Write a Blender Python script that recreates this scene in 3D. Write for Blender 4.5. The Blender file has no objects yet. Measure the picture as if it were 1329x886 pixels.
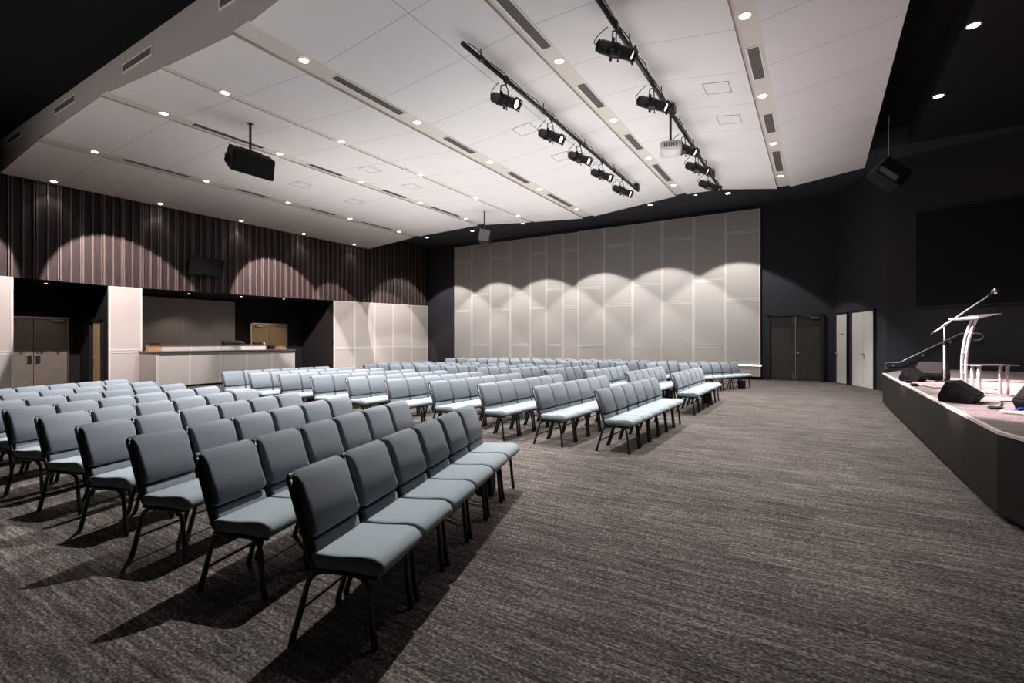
import bpy, bmesh, math, random
from mathutils import Vector, Matrix
random.seed(7)
PI = math.pi
S = bpy.context.scene
# ---------------------------------------------------------------- camera
# room axes: +Y runs along the aisle towards the far wall, +X towards the stage, Z up
cd = bpy.data.cameras.new('camera'); cam = bpy.data.objects.new('camera', cd)
S.collection.objects.link(cam); S.camera = cam
cam.location = (0, 0, 1.5); cam.rotation_euler = (PI/2, 0, math.radians(31.8))
cd.sensor_width = 36; cd.lens = 640/1329*36; cd.clip_start = .05; cd.clip_end = 100
# ---------------------------------------------------------------- world / exposure
w = bpy.data.worlds.new('world'); S.world = w; w.use_nodes = True
w.node_tree.nodes['Background'].inputs[0].default_value = (.5, .5, .55, 1)
w.node_tree.nodes['Background'].inputs[1].default_value = .02
S.view_settings.view_transform = 'Standard'; S.view_settings.look = 'None'
S.view_settings.gamma = 1; S.view_settings.exposure = 0.0; S.view_settings.use_curve_mapping = False
# light levels (W)
P_DOWN = 930; P_WASH = 930; P_SLAT = 3100; P_STAGE = 12500; P_UP = 365; P_FACE = 74
C_DOWN = (1, .975, .955); C_WASH = (1, .965, .92)

def lamp(kind, name, loc, energy, color=(1, 1, 1), target=None, size=None, blend=.5, radius=.05, spread=None, sizey=None, parent=None):
    ld = bpy.data.lights.new(name, kind); ld.energy = energy; ld.color = color
    if kind == 'SPOT':
        ld.spot_size = math.radians(size); ld.spot_blend = blend; ld.shadow_soft_size = radius
    if kind == 'AREA':
        ld.shape = 'RECTANGLE'; ld.size = size; ld.size_y = sizey or size
        if spread: ld.spread = math.radians(spread)
    o = bpy.data.objects.new(name, ld); S.collection.objects.link(o); o.location = loc
    if target is not None:
        o.rotation_euler = (Vector(target)-Vector(loc)).to_track_quat('-Z', 'Y').to_euler()
    if parent:
        o.parent = parent; o.matrix_parent_inverse = parent.matrix_basis.inverted()
    return o
# broad fill added over the seating to brighten the white ceiling, no real fixture
lamp('AREA', 'ceiling_fill', (-7.8, 12.2, 2.6), P_UP, (1, .965, .955), (-7.8, 12.2, 9), 14, sizey=9, spread=110)
lamp('AREA', 'bulkhead_fill', (-8.5, -1.0, 3.2), P_FACE, (1, .93, .88), (-8.5, 4.1, 6.7), 14, sizey=1.0, spread=70)  # fill added behind the camera to brighten the bulkhead face, no real fixture

# ---------------------------------------------------------------- materials
def lin(c):
    return tuple(((v/255)/12.92 if v/255 <= .04045 else ((v/255+.055)/1.055)**2.4) for v in c)
def mat(name, col, rough=.6, metal=0, noise=0, nscale=20, bump=0, spec=.5, stretch=(1, 1, 1), coat=0):
    m = bpy.data.materials.new(name); m.use_nodes = True; nt = m.node_tree; b = nt.nodes['Principled BSDF']
    b.inputs['Base Color'].default_value = (*col, 1); b.inputs['Roughness'].default_value = rough
    b.inputs['Metallic'].default_value = metal; b.inputs['Specular IOR Level'].default_value = spec
    b.inputs['Coat Weight'].default_value = coat
    if noise or bump:
        tc = nt.nodes.new('ShaderNodeTexCoord'); mp = nt.nodes.new('ShaderNodeMapping'); mp.inputs['Scale'].default_value = stretch
        n = nt.nodes.new('ShaderNodeTexNoise'); n.inputs['Scale'].default_value = nscale; n.inputs['Detail'].default_value = 5
        nt.links.new(tc.outputs['Object'], mp.inputs[0]); nt.links.new(mp.outputs[0], n.inputs[0])
        if noise:
            mx = nt.nodes.new('ShaderNodeMapRange'); mx.inputs[1].default_value = .3; mx.inputs[2].default_value = .7
            mx.inputs[3].default_value = 1-noise; mx.inputs[4].default_value = 1+noise
            nt.links.new(n.outputs[0], mx.inputs[0])
            vm = nt.nodes.new('ShaderNodeVectorMath'); vm.operation = 'SCALE'; vm.inputs[0].default_value = col
            nt.links.new(mx.outputs[0], vm.inputs['Scale']); nt.links.new(vm.outputs[0], b.inputs['Base Color'])
        if bump:
            bp = nt.nodes.new('ShaderNodeBump'); bp.inputs['Strength'].default_value = bump; bp.inputs['Distance'].default_value = .01
            nt.links.new(n.outputs[0], bp.inputs['Height']); nt.links.new(bp.outputs[0], b.inputs['Normal'])
    return m
def emis(name, col, st):
    m = bpy.data.materials.new(name); m.use_nodes = True; b = m.node_tree.nodes['Principled BSDF']
    b.inputs['Base Color'].default_value = (.8, .8, .8, 1); b.inputs['Emission Color'].default_value = (*col, 1)
    b.inputs['Emission Strength'].default_value = st; return m

def math_node(nt, op, a, b=None, c=None):
    n = nt.nodes.new('ShaderNodeMath'); n.operation = op
    for i, v in enumerate((a, b, c)):
        if v is None: continue
        if isinstance(v, (int, float)): n.inputs[i].default_value = v
        else: nt.links.new(v, n.inputs[i])
    return n.outputs[0]

def carpet(name, base, hi, dark):
    """plank carpet: long ribs along X, planks 1 m x 0.25 m in staggered courses"""
    m = bpy.data.materials.new(name); m.use_nodes = True; nt = m.node_tree; b = nt.nodes['Principled BSDF']
    b.inputs['Roughness'].default_value = .95; b.inputs['Specular IOR Level'].default_value = .15
    b.inputs['Sheen Weight'].default_value = .8; b.inputs['Sheen Roughness'].default_value = .38; b.inputs['Sheen Tint'].default_value = (1, .93, .88, 1)
    tc = nt.nodes.new('ShaderNodeTexCoord'); sp = nt.nodes.new('ShaderNodeSeparateXYZ'); nt.links.new(tc.outputs['Object'], sp.inputs[0])
    X, Y = sp.outputs[0], sp.outputs[1]
    row = math_node(nt, 'FLOOR', math_node(nt, 'DIVIDE', Y, .25))
    off = math_node(nt, 'MULTIPLY', row, .37)
    colm = math_node(nt, 'FLOOR', math_node(nt, 'ADD', X, off))
    cb = nt.nodes.new('ShaderNodeCombineXYZ'); nt.links.new(row, cb.inputs[0]); nt.links.new(colm, cb.inputs[1])
    wn = nt.nodes.new('ShaderNodeTexWhiteNoise'); wn.noise_dimensions = '2D'; nt.links.new(cb.outputs[0], wn.inputs['Vector'])
    def nz(sx, sy, sc, det=3, seed=0):
        mp = nt.nodes.new('ShaderNodeMapping'); mp.inputs['Scale'].default_value = (sx, sy, 1); mp.inputs['Location'].default_value = (seed, seed*2, 0)
        nt.links.new(tc.outputs['Object'], mp.inputs[0])
        n = nt.nodes.new('ShaderNodeTexNoise'); n.inputs['Scale'].default_value = sc; n.inputs['Detail'].default_value = det
        nt.links.new(mp.outputs[0], n.inputs[0]); return n.outputs[0]
    rib = nz(2.2, 42, 1, 2); patch = nz(1.5, 15, 1.2, 3, 5); speck = nz(45, 75, 1, 3, 9); fuzz = nz(14, 60, 1, 2, 3)
    v = math_node(nt, 'MULTIPLY_ADD', rib, .95, math_node(nt, 'MULTIPLY', patch, .9))
    v = math_node(nt, 'MULTIPLY_ADD', wn.outputs[0], .14, v)
    v = math_node(nt, 'MULTIPLY_ADD', speck, 2.1, v)
    v = math_node(nt, 'MULTIPLY_ADD', fuzz, .8, v)
    mr = nt.nodes.new('ShaderNodeMapRange'); mr.inputs[1].default_value = 1.95; mr.inputs[2].default_value = 3.02; nt.links.new(v, mr.inputs[0])
    cr = nt.nodes.new('ShaderNodeValToRGB'); e = cr.color_ramp.elements
    e[0].color = (*dark, 1); e[1].color = (*hi, 1); k = e.new(.5); k.color = (*base, 1)
    nt.links.new(mr.outputs[0], cr.inputs[0]); nt.links.new(cr.outputs[0], b.inputs['Base Color'])
    sv = nt.nodes.new('ShaderNodeVectorMath'); sv.operation = 'SCALE'; sv.inputs['Scale'].default_value = .55/base[0]
    nt.links.new(cr.outputs[0], sv.inputs[0]); nt.links.new(sv.outputs[0], b.inputs['Sheen Tint'])
    bp = nt.nodes.new('ShaderNodeBump'); bp.inputs['Strength'].default_value = .5; bp.inputs['Distance'].default_value = .006
    nt.links.new(speck, bp.inputs['Height']); nt.links.new(bp.outputs[0], b.inputs['Normal'])
    return m

def perforated(name, col, scale=28, dark=.72):
    """fine vertical micro-ribbed, perforated acoustic face"""
    m = bpy.data.materials.new(name); m.use_nodes = True; nt = m.node_tree; b = nt.nodes['Principled BSDF']
    b.inputs['Roughness'].default_value = .55; b.inputs['Specular IOR Level'].default_value = .3
    tc = nt.nodes.new('ShaderNodeTexCoord'); sp = nt.nodes.new('ShaderNodeSeparateXYZ'); nt.links.new(tc.outputs['Object'], sp.inputs[0])
    u = math_node(nt, 'ADD', sp.outputs[0], sp.outputs[1])
    s = math_node(nt, 'SINE', math_node(nt, 'MULTIPLY', u, scale*2*PI))
    s2 = math_node(nt, 'SINE', math_node(nt, 'MULTIPLY', sp.outputs[2], scale*2*PI))
    p = math_node(nt, 'GREATER_THAN', math_node(nt, 'MULTIPLY', s, s2), .55)
    f = math_node(nt, 'SUBTRACT', 1, math_node(nt, 'MULTIPLY', p, 1-dark))
    vm = nt.nodes.new('ShaderNodeVectorMath'); vm.operation = 'SCALE'; vm.inputs[0].default_value = col
    nt.links.new(f, vm.inputs['Scale']); nt.links.new(vm.outputs[0], b.inputs['Base Color'])
    return m

def fabric(name, col):
    m = bpy.data.materials.new(name); m.use_nodes = True; nt = m.node_tree; b = nt.nodes['Principled BSDF']
    b.inputs['Roughness'].default_value = .85; b.inputs['Specular IOR Level'].default_value = .2
    b.inputs['Sheen Weight'].default_value = .15; b.inputs['Sheen Roughness'].default_value = .5
    tc = nt.nodes.new('ShaderNodeTexCoord'); n = nt.nodes.new('ShaderNodeTexNoise'); n.inputs['Scale'].default_value = 260; n.inputs['Detail'].default_value = 2
    nt.links.new(tc.outputs['Object'], n.inputs[0])
    mx = nt.nodes.new('ShaderNodeMapRange'); mx.inputs[1].default_value = .3; mx.inputs[2].default_value = .7; mx.inputs[3].default_value = .82; mx.inputs[4].default_value = 1.18
    nt.links.new(n.outputs[0], mx.inputs[0])
    vm = nt.nodes.new('ShaderNodeVectorMath'); vm.operation = 'SCALE'; vm.inputs[0].default_value = col
    nt.links.new(mx.outputs[0], vm.inputs['Scale']); nt.links.new(vm.outputs[0], b.inputs['Base Color'])
    bp = nt.nodes.new('ShaderNodeBump'); bp.inputs['Strength'].default_value = .25; bp.inputs['Distance'].default_value = .002
    nt.links.new(n.outputs[0], bp.inputs['Height']); nt.links.new(bp.outputs[0], b.inputs['Normal'])
    return m

def ceiling_mat(name):
    """white lining with thin dark joints on a 1.35 m grid"""
    m = bpy.data.materials.new(name); m.use_nodes = True; nt = m.node_tree; b = nt.nodes['Principled BSDF']
    b.inputs['Roughness'].default_value = .8; b.inputs['Specular IOR Level'].default_value = .15
    tc = nt.nodes.new('ShaderNodeTexCoord'); sp = nt.nodes.new('ShaderNodeSeparateXYZ'); nt.links.new(tc.outputs['Object'], sp.inputs[0])
    f = math_node(nt, 'FRACT', math_node(nt, 'DIVIDE', math_node(nt, 'SUBTRACT', sp.outputs[1], 4.695), 1.35))
    j = math_node(nt, 'LESS_THAN', math_node(nt, 'ABSOLUTE', math_node(nt, 'SUBTRACT', f, .5)), .005)
    for x in (-5.12, -2.66):
        k = math_node(nt, 'LESS_THAN', math_node(nt, 'ABSOLUTE', math_node(nt, 'SUBTRACT', sp.outputs[0], x)), .010)
        j = math_node(nt, 'MAXIMUM', j, k)
    n = nt.nodes.new('ShaderNodeTexNoise'); n.inputs['Scale'].default_value = .5; nt.links.new(tc.outputs['Object'], n.inputs[0])
    v = math_node(nt, 'SUBTRACT', math_node(nt, 'MULTIPLY_ADD', n.outputs[0], .06, .97), math_node(nt, 'MULTIPLY', j, .42))
    vm = nt.nodes.new('ShaderNodeVectorMath'); vm.operation = 'SCALE'; vm.inputs[0].default_value = (.70, .675, .668)
    nt.links.new(v, vm.inputs['Scale']); nt.links.new(vm.outputs[0], b.inputs['Base Color'])
    return m

M = {}
M['carpet'] = carpet('carpet', (.062, .052, .047), (.20, .175, .16), (.013, .010, .0095))
M['stage_carpet'] = carpet('stage_carpet', (.21, .18, .175), (.36, .31, .30), (.11, .09, .088))
M['ceiling'] = ceiling_mat('white_ceiling')
M['trough'] = mat('trough_paint', (.60, .545, .50), .8, noise=.02, nscale=3)
M['bulkhead'] = mat('shaded_bulkhead_white', (.40, .36, .345), .8, noise=.03, nscale=2)  # ceiling white darkened, the shade on the face put into its colour
M['black_ceiling'] = mat('black_ceiling_paint', (.008, .008, .010), .9, noise=.05, spec=.1)
M['dark_soffit'] = mat('dark_soffit_paint', (.045, .047, .058), .8, noise=.05, spec=.2)
M['stage_soffit'] = mat('stage_soffit_paint', (.016, .0155, .019), .85, noise=.05, spec=.15)
M['dark_wall'] = mat('dark_wall_paint', (.034, .031, .041), .75, noise=.10, nscale=60, bump=.1, spec=.25, stretch=(1, 1, .2))
M['black_wall'] = mat('black_wall_paint', (.014, .012, .014), .8, noise=.05, spec=.2)
M['slat_board'] = mat('dark_timber_board', (.030, .021, .021), .6, noise=.35, nscale=6, stretch=(6, 6, .5), spec=.3)
M['slat_batten'] = mat('pale_timber_batten', (.125, .092, .085), .55, noise=.2, nscale=8, stretch=(5, 5, .4), spec=.3)
M['panel'] = perforated('perforated_panel', (.52, .485, .465))
M['panel_dark'] = perforated('grey_perforated_panel', (.32, .29, .29))
M['panel_joint'] = mat('panel_joint', (.70, .665, .64), .45, noise=.02)
M['counter_top'] = mat('counter_top', (.10, .085, .08), .3, noise=.1)
M['orange_wood'] = mat('orange_timber', (.42, .22, .10), .45, noise=.25, nscale=8, stretch=(1, 6, 1))
M['grey_door'] = mat('grey_door', (.16, .14, .125), .4, noise=.08, nscale=5)
M['tan_door'] = mat('tan_timber_door', (.42, .30, .17), .45, noise=.12, nscale=5, stretch=(6, 6, .5))
M['black_door'] = mat('black_door', (.028, .023, .024), .4, noise=.15, nscale=6)
M['white_door'] = mat('white_door', (.66, .63, .61), .5, noise=.02)
M['steel'] = mat('brushed_steel', (.62, .60, .58), .28, 1, noise=.06, nscale=60)
M['chrome'] = mat('polished_tube', (.80, .78, .77), .35, .55, noise=.01)
M['frame'] = mat('black_powder_coat', (.012, .012, .015), .38, noise=.1, nscale=40)
M['shell'] = mat('black_back_shell', (.016, .017, .021), .5, noise=.1, nscale=60)
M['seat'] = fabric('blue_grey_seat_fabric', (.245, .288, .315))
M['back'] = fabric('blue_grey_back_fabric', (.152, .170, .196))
M['rubber'] = mat('rubber', (.01, .01, .01), .8, noise=.1)
M['speaker'] = mat('black_speaker_paint', (.004, .004, .0045), .65, noise=.2, nscale=120, bump=.2, spec=.25)
M['grill'] = mat('speaker_grill', (.010, .0095, .009), .8, 0, noise=.4, nscale=150, bump=.3, spec=.1)
M['grey_grill'] = mat('grey_grill', (.17, .17, .18), .6, noise=.3, nscale=90, bump=.3)
M['pipe'] = mat('black_pipe', (.012, .011, .012), .4, noise=.1)
M['lantern'] = mat('black_lantern_metal', (.012, .012, .014), .35, .3, noise=.2, nscale=30)
M['warm_lens'] = emis('warm_lens', (1, .72, .58), 2.6)
M['lamp'] = emis('downlight_lamp', (1, .98, .97), 26)
M['warm_lamp'] = emis('warm_downlight_lamp', (1, .75, .5), 9)
M['strip'] = emis('light_streak_glow', (1, .96, .9), 5)  # glow for the streak of light on the far panel
M['ring'] = mat('white_trim_ring', (.75, .73, .71), .4, noise=.01)
M['slot'] = mat('dark_louvre', (.10, .085, .08), .6, noise=.1, nscale=60)
M['slat_metal'] = mat('louvre_blade', (.33, .30, .285), .5, noise=.05)
M['louvre'] = mat('dark_louvre_blade', (.13, .115, .11), .5, noise=.05)
M['screen'] = mat('black_screen', (.004, .004, .005), .5, noise=.05, spec=.2)
M['tv'] = mat('glossy_tv_glass', (.01, .009, .008), .12, noise=.05)
M['fascia'] = mat('brown_fascia', (.013, .0105, .009), .55, noise=.3, nscale=5, stretch=(8, 8, .6), spec=.2)
M['nosing'] = mat('pale_nosing', (.72, .62, .57), .5, noise=.05)
M['white_plastic'] = mat('white_plastic', (.72, .69, .68), .4, noise=.03)
M['glass'] = mat('smoked_glass', (.20, .20, .20), .08, noise=.02)
M['blue'] = mat('blue_plastic', (.03, .05, .35), .4, noise=.02)
M['cable'] = mat('black_cable', (.012, .012, .012), .5, noise=.05)
M['hatch'] = mat('hatch_paint', (.70, .665, .65), .8, noise=.01)
M['reveal'] = mat('dark_reveal', (.30, .25, .23), .7, noise=.05)  # dark outline around the hatches

# ---------------------------------------------------------------- mesh helpers
def link(name, bm, m, parent=None, smooth=False, mats=None):
    me = bpy.data.meshes.new(name)
    bmesh.ops.recalc_face_normals(bm, faces=bm.faces[:])
    bm.to_mesh(me); bm.free()
    for q in (mats or [m]): me.materials.append(q)
    if smooth:
        for p in me.polygons: p.use_smooth = True
    o = bpy.data.objects.new(name, me); S.collection.objects.link(o)
    if parent: o.parent = parent
    return o
def link_loose(name, bm, m, parent=None, smooth=False):
    """link every separate piece of the bmesh as an object of its own"""
    left = set(bm.verts); out = []
    while left:
        st = [next(iter(left))]; isl = set(st)
        while st:
            v = st.pop()
            for e in v.link_edges:
                o = e.other_vert(v)
                if o not in isl: isl.add(o); st.append(o)
        left -= isl; nb = bmesh.new(); mp = {v: nb.verts.new(v.co) for v in isl}
        for f in {f for v in isl for f in v.link_faces}: nb.faces.new([mp[v] for v in f.verts])
        out.append(link(name, nb, m, parent, smooth))
    bm.free(); return out
def bx(bm, x0, x1, y0, y1, z0, z1, mi=0, mtx=None):
    vs = [bm.verts.new(v) for v in [(x0, y0, z0), (x1, y0, z0), (x1, y1, z0), (x0, y1, z0), (x0, y0, z1), (x1, y0, z1), (x1, y1, z1), (x0, y1, z1)]]
    if mtx: 
        for v in vs: v.co = mtx @ v.co
    for f in [(0, 3, 2, 1), (4, 5, 6, 7), (0, 1, 5, 4), (1, 2, 6, 5), (2, 3, 7, 6), (3, 0, 4, 7)]:
        bm.faces.new([vs[i] for i in f]).material_index = mi
    return vs
def box(name, x0, x1, y0, y1, z0, z1, m, parent=None, bev=0):
    bm = bmesh.new(); bx(bm, x0, x1, y0, y1, z0, z1)
    if bev: bmesh.ops.bevel(bm, geom=bm.edges[:], offset=bev, segments=2, affect='EDGES')
    return link(name, bm, m, parent)
def prism(bm, poly, axis, a0, a1, mi=0):
    """extrude a 2-D polygon along an axis ('x','y','z')"""
    def P(u, v, a): return {'x': (a, u, v), 'y': (u, a, v), 'z': (u, v, a)}[axis]
    A = [bm.verts.new(P(u, v, a0)) for u, v in poly]; B = [bm.verts.new(P(u, v, a1)) for u, v in poly]
    n = len(poly)
    bm.faces.new(A).material_index = mi; bm.faces.new(B[::-1]).material_index = mi
    for i in range(n): bm.faces.new((A[i], A[(i+1) % n], B[(i+1) % n], B[i])).material_index = mi
def tube(bm, pts, r, n=8, cap=True):
    pts = [Vector(p) for p in pts]; rings = []
    R = r if isinstance(r, (list, tuple)) else [r]*len(pts)
    up = Vector((0, 0, 1)); prev = None
    for i, p in enumerate(pts):
        d = (pts[min(i+1, len(pts)-1)]-pts[max(i-1, 0)]).normalized()
        if prev is None:
            a = d.cross(up if abs(d.z) < .9 else Vector((1, 0, 0))).normalized()
        else:
            a = (prev-d*prev.dot(d)).normalized()
        prev = a; b = d.cross(a)
        rings.append([bm.verts.new(p+(a*math.cos(2*PI*k/n)+b*math.sin(2*PI*k/n))*R[i]) for k in range(n)])
    for A, B in zip(rings, rings[1:]):
        for k in range(n): bm.faces.new((A[k], A[(k+1) % n], B[(k+1) % n], B[k]))
    if cap: bm.faces.new(rings[0][::-1]); bm.faces.new(rings[-1])
def arc(p0, p1, p2, n=6):
    p0, p1, p2 = map(Vector, (p0, p1, p2))
    return [p0*(1-t)**2+p1*2*t*(1-t)+p2*t*t for t in [i/n for i in range(n+1)]]
def lathe(bm, prof, n=20, mtx=None, cap=True):
    """revolve (r, y) around the local Y axis"""
    rings = []
    for r, y in prof:
        ring = [bm.verts.new((r*math.cos(2*PI*k/n), y, r*math.sin(2*PI*k/n))) for k in range(n)]
        rings.append(ring)
    for A, B in zip(rings, rings[1:]):
        for k in range(n): bm.faces.new((A[k], A[(k+1) % n], B[(k+1) % n], B[k]))
    if cap: bm.faces.new(rings[0][::-1]); bm.faces.new(rings[-1])
    if mtx:
        for ring in rings:
            for v in ring: v.co = mtx @ v.co
def rrect(w, h, r, n=4, cx=0, cz=0):
    out = []
    for sx, sz, a0 in ((1, 1, 0), (-1, 1, 90), (-1, -1, 180), (1, -1, 270)):
        for i in range(n+1):
            a = math.radians(a0+90*i/n)
            out.append((cx+sx*(w/2-r)+r*math.cos(a), cz+sz*(h/2-r)+r*math.sin(a)))
    return out
def cushion(bm, prof, w, inset=.02, steps=3, flat=0):
    """extrude side profile (y,z) across X with softly rounded ends"""
    cy = sum(p[0] for p in prof)/len(prof); cz = sum(p[1] for p in prof)/len(prof)
    def ring(x, ins):
        out = []
        for y, z in prof:
            dy, dz = y-cy, z-cz; L = math.hypot(dy, dz) or 1
            k = max(0, 1-ins/L) if L > 0 else 1
            out.append(bm.verts.new((x, cy+dy*k, cz+dz*k)))
        return out
    seq = []
    for i in range(steps+1):
        a = PI/2*i/steps
        seq.append((-w/2+inset*(1-math.cos(a)), inset*(1-math.sin(a))))
    seq2 = [(-x, ins) for x, ins in seq[::-1]]
    rings = [ring(x, ins) for x, ins in seq+seq2]
    n = len(prof)
    for A, B in zip(rings, rings[1:]):
        for k in range(n): bm.faces.new((A[k], A[(k+1) % n], B[(k+1) % n], B[k]))
    bm.faces.new(rings[0][::-1]); bm.faces.new(rings[-1])

def thing(name, label, cat, loc=(0, 0, 0), rotz=0, group=None):
    o = bpy.data.objects.new(name, None); S.collection.objects.link(o); o.empty_display_size = .1
    o.location = loc; o.rotation_euler = (0, 0, rotz); o['label'] = label; o['category'] = cat
    if group: o['group'] = group
    return o
def tag(o, label, cat, group=None):
    o['label'] = label; o['category'] = cat
    if group: o['group'] = group
    return o
def struct(o, label=None):
    o['kind'] = 'structure'
    if label: o['label'] = label
    return o
def dup(root, loc, rotz, label, group=None):
    r = root.copy(); S.collection.objects.link(r); r.location = loc; r.rotation_euler = (0, 0, rotz); r['label'] = label
    if group: r['group'] = group
    for ch in root.children:
        c = ch.copy(); S.collection.objects.link(c); c.parent = r
        for g in ch.children:
            d = g.copy(); S.collection.objects.link(d); d.parent = c
    return r
ORD = ['first', 'second', 'third', 'fourth', 'fifth', 'sixth', 'seventh', 'eighth', 'ninth', 'tenth']

# ================================================================= STRUCTURE
LW = -19.1; LB = -21.5; BW = 21.7; YB = -4.5; XR = 10.3
struct(box('floor', LB-.2, XR+.2, YB-.2, BW+.4, -.2, 0, M['carpet']))
# undulating white ceiling raft -------------------------------------------------
PROF = [(-19.08, 6.12), (-16.10, 6.355), (-16.10, 6.395), (-15.66, 6.41), (-15.66, 6.37), (-12.36, 6.46), (-12.36, 6.50), (-11.96, 6.48), (-11.96, 6.44),
        (-9.78, 6.27), (-9.78, 6.29), (-9.60, 6.28), (-9.60, 6.26), (-7.50, 6.12), (-7.50, 6.17), (-7.06, 6.19), (-7.06, 6.15), (-4.10, 6.43), (-4.10, 6.48), (-3.74, 6.48), (-3.74, 6.44),
        (-2.7, 6.44), (-1.06, 6.19), (-1.06, 6.24), (-.72, 6.24), (-.72, 6.19), (1.13, 6.43)]
Y0, Y1 = 4.1, 17.17
bm = bmesh.new()
TR = {1, 2, 3, 5, 6, 7, 9, 10, 11, 13, 14, 15, 17, 18, 19, 22, 23, 24}
lo0 = [bm.verts.new((x, Y0, z)) for x, z in PROF]; lo1 = [bm.verts.new((x, Y1, z)) for x, z in PROF]
for i in range(len(PROF)-1):
    f = bm.faces.new((lo0[i], lo0[i+1], lo1[i+1], lo1[i])); f.material_index = 1 if i in TR else 0
up0 = [bm.verts.new((x, Y0, 7.03)) for x, z in PROF]; up1 = [bm.verts.new((x, Y1, 7.03)) for x, z in PROF]
F = bm.faces.new(lo0+up0[::-1]); F.material_index = 2
F = bm.faces.new(lo1[::-1]+up1); F.material_index = 3
F = bm.faces.new((lo0[-1], lo1[-1], up1[-1], up0[-1])); F.material_index = 3
F = bm.faces.new((lo0[0], up0[0], up1[0], lo1[0])); F.material_index = 3
me = bpy.data.meshes.new('ceiling'); bmesh.ops.triangulate(bm, faces=[f for f in bm.faces if len(f.verts) > 4]); bm.to_mesh(me); bm.free()
for k in ('ceiling', 'trough', 'bulkhead', 'black_ceiling'): me.materials.append(M[k])
ceil_o = bpy.data.objects.new('ceiling', me); S.collection.objects.link(ceil_o); struct(ceil_o)
def cz(x):
    for (a, ha), (b, hb) in zip(PROF, PROF[1:]):
        if a <= x <= b and b > a: return ha+(hb-ha)*(x-a)/(b-a)
    return 6.12
# dark slab over everything
struct(box('ceiling', LB-.2, 1.13, YB-.2, Y1, 7.03, 7.3, M['black_ceiling']))
struct(box('ceiling', 1.13, 2.13, YB-.2, Y1, 7.4, 7.6, M['black_ceiling']))
struct(box('ceiling', 2.13, XR+.2, YB-.2, Y1, 6.9, 7.6, M['stage_soffit']))
struct(box('ceiling', LB-.2, XR+.2, Y1, BW+.4, 6.9, 7.6, M['dark_soffit']))
# back wall ---------------------------------------------------------------------
struct(box('wall_back', LB-.2, XR+.2, BW, BW+.3, 0, 7.0, M['dark_wall']))
struct(box('wall_rear', LB-.2, XR+.2, YB-.3, YB, 0, 7.4, M['dark_wall']))
struct(box('wall_right', XR, XR+.3, YB, BW, 0, 7.0, M['dark_wall']))
def wall_seg(name, p, q, z0, z1, m, th=.2, side=1):
    p, q = Vector((*p, 0)), Vector((*q, 0)); d = (q-p).normalized(); n = Vector((d.y, -d.x, 0))*side*th
    bm = bmesh.new(); prism(bm, [(p.x, p.y), (q.x, q.y), (q.x+n.x, q.y+n.y), (p.x+n.x, p.y+n.y)], 'z', z0, z1)
    return link(name, bm, m)
CA = (.52, BW); CB = (1.75, 18.45); dirS = Vector((.946, -.324)); CC = (1.75+.946*9.0, 18.45-.324*9.0)
struct(wall_seg('wall_angled', CA, CB, 0, 6.9, M['dark_wall'], .2, -1))
struct(wall_seg('wall_stage', CB, CC, 0, 6.9, M['dark_wall'], .2, -1))
# left wall : timber band, openings, soffit --------------------------------------
ZB = [(YB, 3.34), (4.1, 3.31), (6.5, 3.27), (9.8, 3.31), (15.2, 3.41), (21.7, 3.56)]
def zb(y):
    for (a, za), (b, zc) in zip(ZB, ZB[1:]):
        if a <= y <= b: return za+(zc-za)*(y-a)/(b-a)
    return ZB[-1][1]
bm = bmesh.new()
prism(bm, [(y, z) for y, z in ZB]+[(BW, 6.9), (YB, 6.9)], 'x', LW-.12, LW-.06)
struct(link('wall_left', bm, M['slat_board']))
bm = bmesh.new(); y = 3.53; k = 0       # timber battens, single and double in turn
while y < BW-.1:
    for (o, wd, dp) in (((0, .036, .05),) if k % 2 == 0 else ((-.035, .03, .05), (.028, .042, .05))):
        b = zb(y)+.002
        bx(bm, LW-.06, LW-.06+dp, y+o-wd/2, y+o+wd/2, b, 6.88 if (y > Y1 or y < Y0) else 6.88)
    y += .262; k += 1
struct(link('trim_1', bm, M['slat_batten']))
# underside soffit and recess shells
bm = bmesh.new()
for (a, za), (b, zc) in zip(ZB, ZB[1:]):
    A = [bm.verts.new(v) for v in [(LB, a, za+.02), (LW-.125, a, za+.02), (LW-.125, b, zc+.02), (LB, b, zc+.02)]]
    B = [bm.verts.new((v.co.x, v.co.y, v.co.z+.15)) for v in A]
    bm.faces.new(A); bm.faces.new(B[::-1])
    for i in range(4): bm.faces.new((A[i], A[(i+1) % 4], B[(i+1) % 4], B[i]))
struct(link('ceiling', bm, M['black_wall']))
struct(box('wall_left', LB-.2, LB, YB, BW, 0, 3.9, M['black_wall']))
struct(box('wall_left', LB, LW-.14, YB, 4.37, 0, 3.27, M['black_wall']))
struct(box('wall_left', LB, LW-.14, 6.56, 7.44, 0, 3.26, M['black_wall']))
struct(box('wall_left', LB, LW-.14, 15.13, BW, 0, 3.38, M['black_wall']))

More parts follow.
